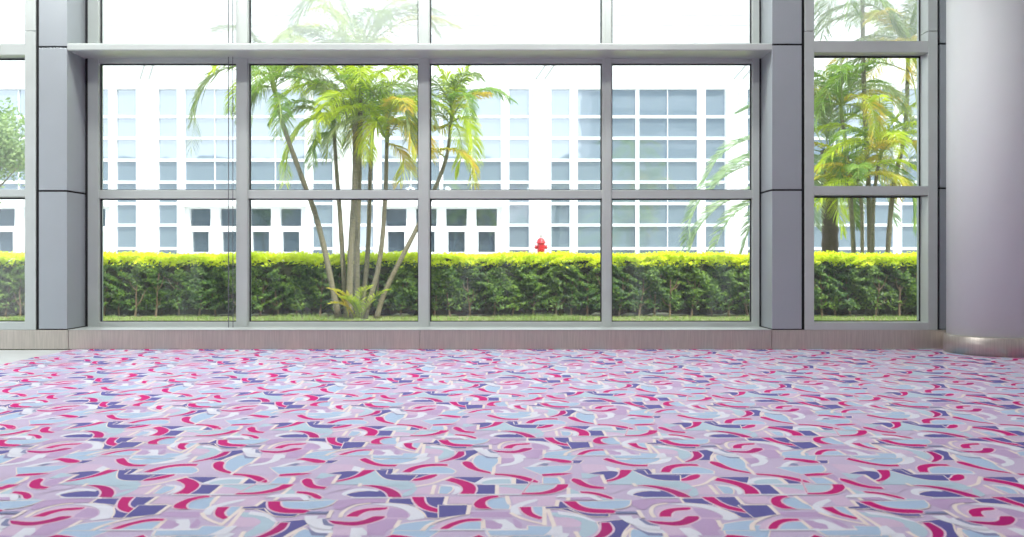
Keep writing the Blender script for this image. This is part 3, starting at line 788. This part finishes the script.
def date_palm():
    D = 20.5
    b = at(829, 270, D); b.z = 0
    pl = empty('date_palm', b); tag(pl, 'stout palm with silvery feather fronds and dark trunk behind the hedge', 'palm')
    t = trunk([b, at(830, 230, D), at(828, 150, D)], .19, .17, pl, M['bark_dark'], shaft=0, name='trunk')
    W = lambda px, py, dd=0: at(px, py, D + dd)
    SV, G, DU = M['lf_silver'], M['lf_green'], M['lf_dull']
    HAND = [
        ([(826, 150), (790, 132, -.3), (752, 138, -.6), (722, 154, -.9), (702, 184, -1)], SV, .42),
        ([(826, 152), (790, 146, -.4), (755, 154, -.8), (728, 170, -1.1), (708, 196, -1.2)], SV, .42),
        ([(826, 154), (785, 158, -.6), (745, 166, -1), (712, 186, -1.4), (692, 215, -1.5), (686, 246, -1.6)], SV, .46),
        ([(826, 155), (790, 176, -.6), (755, 190, -1.1), (722, 204, -1.4), (700, 226, -1.5), (690, 250, -1.5)], SV, .44),
        ([(826, 156), (790, 186, -.6), (757, 200, -1.2), (730, 218, -1.5), (712, 250, -1.7)], SV, .44),
        ([(826, 158), (792, 186, -.2), (768, 200, -.3), (752, 222, -.5), (742, 252, -.5)], SV, .42),
        ([(827, 150), (800, 110, .3), (770, 100, .4), (740, 112, .5)], SV, .5),
        ([(829, 150), (832, 110, -.4), (846, 80, -.6), (868, 70, -.9)], DU, .55),
        ([(829, 152), (846, 120, -.6), (872, 108, -1), (896, 122, -1.3)], SV, .5),
        ([(828, 152), (822, 110, -.2), (806, 80, -.3), (786, 70, -.3)], DU, .55),
        ([(828, 156), (815, 160, -.8), (812, 185, -1.2), (815, 225, -1.4)], SV, .5),
        ([(828, 156), (836, 165, -.8), (850, 190, -1.2), (856, 225, -1.3)], G, .5),
        ([(830, 156), (854, 160, -.2), (880, 182, -.3), (896, 222, -.3)], SV, .5),
    ]
    for i, (p, m, L) in enumerate(HAND): frond([W(*q) for q in p], pl, m, L, 75, .03, .25, vee=.45, seed=500 + i)
date_palm()

def right_palms():
    D = 18.9
    G, LM, GD, DU = M['lf_green'], M['lf_lime'], M['lf_gold'], M['lf_dull']
    b = at(868, 270, D); b.z = 0
    pl = empty('palm_cluster', b); tag(pl, 'leafy yellow green palm clump with thin stems seen through the narrow window', 'palm')
    W = lambda px, py, dd=0: at(px, py, D + dd)
    tops = []
    for p, r in (([(856, 0, 0), (852, 220, 0), (846, 150, .2), (842, 118, .3)], .05), ([(870, 0, .2), (869, 200, .2), (864, 90, .2), (862, -25, .2)], .055),
                 ([(872, 0, 0), (873, 215, 0), (876, 180, 0), (880, 158, 0)], .045), ([(884, 0, .3), (892, 200, .3), (905, 130, .3), (908, 60, .3)], .055),
                 ([(862, 0, -.2), (862, 215, -.2), (858, 190, -.2)], .04)):
        pts = [W(*q) for q in p]; pts[0] = W(p[0][0], 260, p[0][2]); pts[0].z = -.02
        tops.append(trunk(pts, r, r * .75, pl, shaft=.4))
    crown(tops[0] + Vector((0, 0, .3)), pl, 15, 2.0, [G, GD, LM, DU], .46, 21, el=(.1, 1.3))
    crown(tops[1] + Vector((0, 0, .3)), pl, 16, 2.4, [DU, G, G], .50, 22, el=(-.2, 1.3))
    crown(tops[2] + Vector((0, 0, .25)), pl, 15, 1.8, [LM, LM, GD, G], .42, 23, el=(.1, 1.3))
    crown(tops[3] + Vector((0, 0, .3)), pl, 17, 2.2, [DU, G, DU, GD], .48, 24, el=(-.1, 1.3))
    crown(tops[4] + Vector((0, 0, .2)), pl, 12, 1.6, [LM, GD, G], .40, 25, el=(.2, 1.3))
    HAND = [([(905, 70, .3), (880, 62, -.2), (850, 70, -.5), (826, 95, -.8), (812, 130, -.9)], G, .5),
            ([(908, 60, .3), (892, 20, .1), (868, 4, 0), (838, 8, -.2), (815, 30, -.3)], DU, .5),
            ([(908, 62, .3), (915, 90, -.6), (918, 130, -.9), (914, 165, -1)], DU, .5),
            ([(880, 155, 0), (862, 140, -.4), (840, 146, -.7), (818, 168, -.9)], LM, .42),
            ([(880, 155, 0), (894, 140, -.3), (910, 142, -.5), (925, 165, -.7)], GD, .40),
            ([(880, 160, 0), (898, 172, -.6), (912, 196, -.8), (918, 232, -.9)], G, .42),
            ([(858, 188, -.2), (846, 182, -.5), (838, 200, -.7), (842, 232, -.8)], LM, .38),
            ([(862, -20, .2), (880, 0, -.1), (900, 30, -.2), (916, 66, -.3)], G, .48)]
    for i, (p, m, L) in enumerate(HAND): frond([W(*q) for q in p], pl, m, L, 40, .025, .7, seed=600 + i)
right_palms()

def far_tree():
    D = 23.0; rnd = random.Random(31)
    b = at(-14, 270, D); b.z = 0
    t = empty('tree', b); tag(t, 'small leafy tree seen through the window at the left edge', 'tree')
    bm = bmesh.new()
    top = at(-10, 165, D)
    tube(bm, spline([b, at(-16, 225, D), at(-11, 185, D), top], 12), [.09 - .004 * i for i in range(13)], 8)
    tips = []
    for i in range(14):
        q = at(-12 + rnd.uniform(-4, 4), rnd.uniform(150, 195), D); e_ = at(-8, 150, D) + Vector((rnd.gauss(0, .55), rnd.gauss(0, .45), rnd.gauss(0, .38)))
        tube(bm, spline([q, (q + e_) / 2 + Vector((0, 0, -.06)), e_], 5), [.03, .025, .02, .016, .012, .007], 5); tips.append(e_)
    obj('trunk', bm, M['bark'], t, True)
    V, Fc = [], []
    for i in range(5200):
        c = rnd.choice(tips) if i % 4 else at(-8, 150, D)
        p = c + Vector((rnd.gauss(0, .26), rnd.gauss(0, .26), rnd.gauss(0, .24)))
        nn = Vector((rnd.gauss(0, 1), rnd.gauss(0, 1) - .6, rnd.gauss(0, 1) + .7)).normalized(); a = nn.cross(Vector((rnd.gauss(0, 1), rnd.gauss(0, 1), rnd.gauss(0, 1)))).normalized(); bb = nn.cross(a)
        l = rnd.uniform(.05, .085); k = len(V); V += [p - a * l, p + bb * l * .5, p + a * l, p - bb * l * .5]; Fc.append((k, k + 1, k + 2, k + 3))
    mesh_obj('foliage', V, Fc, M['lf_tree'], t)
far_tree()

# ------------------------------------------------------------------ hydrant on its block
def hydrant():
    D = 24.0; c = at(541, 250, D); x, y = c.x, c.y; z0 = .81
    boxo = boxobj('concrete_block', (x - .4, x + .4, y - .4, y + .4, -.02, z0), M['concrete'], None, .02)
    tag(boxo, 'squat concrete block carrying the red fire hydrant behind the hedge', 'block')
    h = empty('fire_hydrant', (x, y, z0)); tag(h, 'red fire hydrant standing beyond the hedge before the white building', 'fire hydrant')
    bm = bmesh.new()
    lathe(bm, [(.16, z0), (.16, z0 + .04), (.10, z0 + .06), (.095, z0 + .5), (.105, z0 + .52), (.105, z0 + .72), (.095, z0 + .74)], x, y, 24); obj('barrel', bm, M['red'], h, True)
    bm = bmesh.new(); lathe(bm, [(.135, z0 + .74), (.135, z0 + .775), (.115, z0 + .78), (.10, z0 + .84), (.06, z0 + .88), (.03, z0 + .89)], x, y, 24)
    bo = obj('bonnet', bm, M['red'], h, True)
    bm = bmesh.new(); lathe(bm, [(.026, z0 + .89), (.026, z0 + .93), (.040, z0 + .945), (.040, z0 + .975), (.024, z0 + .99)], x, y, 10); obj('operating_nut', bm, M['silver'], bo)
    for s_ in (-1, 1):
        bm = bmesh.new(); tube(bm, [(x + s_ * .08, y, z0 + .64), (x + s_ * .125, y, z0 + .64)], .05, 16)
        nz = obj('nozzle', bm, M['red'], h)
        bm = bmesh.new(); tube(bm, [(x + s_ * .125, y, z0 + .64), (x + s_ * .165, y, z0 + .64), (x + s_ * .166, y, z0 + .64), (x + s_ * .185, y, z0 + .64)], [.062, .060, .022, .020], 12); obj('cap', bm, M['red'], nz)
    bm = bmesh.new(); tube(bm, [(x, y - .08, z0 + .62), (x, y - .14, z0 + .62), (x, y - .141, z0 + .62), (x, y - .18, z0 + .62)], [.06, .06, .075, .07], 16); obj('nozzle', bm, M['red'], h)
hydrant()

# ------------------------------------------------------------------ white building across the garden
def building():
    D = 36.0; K = FOC / D
    X = lambda px: (px - VX) / K
    Z = lambda py: EYE + (VY - py) / K
    b = empty('office_building', (X(540), D, 0)); tag(b, 'white modern office building with tall blue windows across the garden', 'building')
    W, P = M['white'], b
    G0 = D + .12
    bars = [116.5, 138, 160, 182, 203.5, 225, 248.5]
    cs = [147 + 196.5 * k for k in range(-2, 6)]
    ztop = Z(89)
    # backing wall behind all glazing, spandrel wall over it
    boxobj('wall', (X(-380), X(1330), D + .6, D + .9, -.02, 15), W, P)
    bm = bmesh.new(); box(bm, X(-380), X(1330), D, D + .6, ztop, 15)
    z = ztop + 1.35
    while z < 14.6:
        box(bm, X(-380), X(1330), D - .02, D + .01, z, z + .04); z += .42
    obj('upper_wall', bm, W, P)
    def window(x0, x1, z0, z1, zb, vbars, gm, deep=G0, t=.055):
        bm = bmesh.new()
        for zz in zb: box(bm, x0, x1, deep - .09, deep, zz - t, zz + t)
        for xx, tt in vbars: box(bm, xx - tt, xx + tt, deep - .08, deep, z0, z1)
        box(bm, x0, x0 + .03, deep - .1, deep, z0, z1); box(bm, x1 - .03, x1, deep - .1, deep, z0, z1)
        w = obj('window', bm, W, P)
        boxobj('glass', (x0, x1, deep, deep + .03, z0, z1), gm, w)
        return w
    for i, c in enumerate(cs):
        zb = [Z(v) for v in bars]
        # pilaster
        boxobj('pilaster', (X(c - 10.5), X(c + 10.5), D - .06, D + .6, -.02, ztop + .5), W, P, .03)
        for s_ in (-1, 1):
            o_, p_ = (31.5, 38.3) if s_ < 0 else (30.5, 37)
            a, e = sorted((X(c + s_ * 10.5), X(c + s_ * o_)))
            window(a, e, 0, ztop, zb, [], M['bglass'], G0)
            a, e = sorted((X(c + s_ * o_), X(c + s_ * p_)))
            boxobj('pier', (a, e, D, D + .6, -.02, ztop + .02), W, P, .02)
        a, e = X(c + 37), X(c + 158.2)
        doors = (i - 2) in (-2, -1, 0, 1)
        q = (e - a) / 4
        vb = [(a + q, .012), (a + 2 * q, .075), (a + 3 * q, .012)]
        if not doors:
            window(a, e, 0, ztop, zb, vb, M['bglass'])
        else:
            zl = Z(190)
            window(a, e, zl, ztop, [Z(v) for v in bars[:4]], vb, M['bglass'])
            boxobj('spandrel', (a, e, D + .08, D + .6, Z(206.5), zl), W, P)
            boxobj('door_hood', (a - .1, e + .1, D - .12, D + .1, Z(206.5), Z(204)), W, P, .01)
            for k in range(4):
                x0, x1 = a + k * q, a + (k + 1) * q; xm = (x0 + x1) / 2
                hw, lw = 10.4 / K, 8.4 / K
                bm = bmesh.new(); y0, y1 = D + .12, D + .34
                box(bm, x0, xm - hw, y0, y1, -.02, Z(206.5)); box(bm, xm + hw, x1, y0, y1, -.02, Z(206.5))
                box(bm, xm - hw, xm + hw, y0, y1, Z(231.5), Z(226)); box(bm, xm - hw, xm + hw, y0, y1, Z(208.5), Z(206.5))
                box(bm, xm - hw, xm - lw, y0 + .02, y1, -.02, Z(231.5)); box(bm, xm + lw, xm + hw, y0 + .02, y1, -.02, Z(231.5))
                box(bm, xm - lw, xm + lw, y0 + .02, y1, -.02, Z(252))
                d = obj('door', bm, W, P)
                bm = bmesh.new(); box(bm, xm - hw, xm + hw, D + .3, D + .33, Z(226), Z(208.5)); box(bm, xm - lw, xm + lw, D + .3, D + .33, Z(252), Z(231.5))
                obj('glass', bm, M['dglass'], d)
                bm = bmesh.new(); tube(bm, [(xm - lw - .03, D + .10, Z(262)), (xm - lw - .03, D + .10, Z(246))], .018, 6); obj('handle', bm, M['offwhite'], d)
        # twin raking struts from the pilaster head
        for dx in (-.18, .18):
            bm = bmesh.new(); tube(bm, [(X(c) + dx, D - .25, ztop + .35), (X(c) + dx + .35, D - .7, ztop + .8), (X(c) + dx + 1.0, D - .9, ztop + 1.35)], .045, 8)
            obj('strut', bm, M['offwhite'], P)
building()

# taller block of the same complex behind the hall, seen only as a reflection in the far windows
blk = empty('exterior_block', (16, -12, 0)); tag(blk, 'tall grey block rising behind the hall and mirrored in the far windows', 'building', kind='structure')
boxobj('block_wall', (7.8, 30, -22, -5, -.02, 22), M['clad'], blk)
for z in (9.5, 12.5, 15.5, 18.5):
    boxobj('window_band', (8.6, 29, -5.0, -4.95, z, z + 1.6), M['dglass'], blk)

# ------------------------------------------------------------------ light and sky
w = bpy.data.worlds.new('sky'); bpy.context.scene.world = w; w.use_nodes = True
nt = w.node_tree; bg = nt.nodes['Background']
tc = nt.nodes.new('ShaderNodeTexCoord'); sp = nt.nodes.new('ShaderNodeSeparateXYZ'); rp = nt.nodes.new('ShaderNodeMapRange')
mx = nt.nodes.new('ShaderNodeMix'); mx.data_type = 'RGBA'
mx.inputs[6].default_value = (.92, .96, 1, 1); mx.inputs[7].default_value = (.62, .80, 1, 1)
rp.inputs[1].default_value = 0.0; rp.inputs[2].default_value = 0.9
nt.links.new(tc.outputs['Generated'], sp.inputs[0]); nt.links.new(sp.outputs['Z'], rp.inputs[0]); nt.links.new(rp.outputs[0], mx.inputs[0])
nt.links.new(mx.outputs[2], bg.inputs['Color']); bg.inputs['Strength'].default_value = 2.3
sd = bpy.data.lights.new('sun', 'SUN'); sd.energy = 6.2; sd.angle = math.radians(3); sd.color = (1, .96, .88)
so = bpy.data.objects.new('sun', sd); C.objects.link(so)
el, az = math.radians(60), math.radians(35)
to_sun = Vector((math.sin(az) * math.cos(el), -math.cos(az) * math.cos(el), math.sin(el)))
so.rotation_euler = to_sun.to_track_quat('Z', 'Y').to_euler(); so.location = (8, -6, 30)

cam = bpy.data.cameras.new('camera'); co = bpy.data.objects.new('camera', cam); C.objects.link(co)
co.location = (0, 0, EYE); co.rotation_euler = (PI / 2, 0, 0)
cam.sensor_width = 36; cam.lens = FOC / 1024 * 36
cam.shift_x = (512 - VX) / 1024; cam.shift_y = -(268.5 - VY) / 1024
cam.clip_end = 300
cam.dof.use_dof = True; cam.dof.focus_distance = 8.5; cam.dof.aperture_fstop = 2.8
sc = bpy.context.scene; sc.camera = co
vs = sc.view_settings; vs.view_transform = 'Standard'; vs.look = 'None'; vs.gamma = 1; vs.exposure = 0.0; vs.use_curve_mapping = False
cy = sc.cycles
cy.use_denoising = True; cy.use_adaptive_sampling = False
cy.max_bounces = 10; cy.diffuse_bounces = 5; cy.glossy_bounces = 4; cy.transparent_max_bounces = 16
cy.sample_clamp_indirect = 6
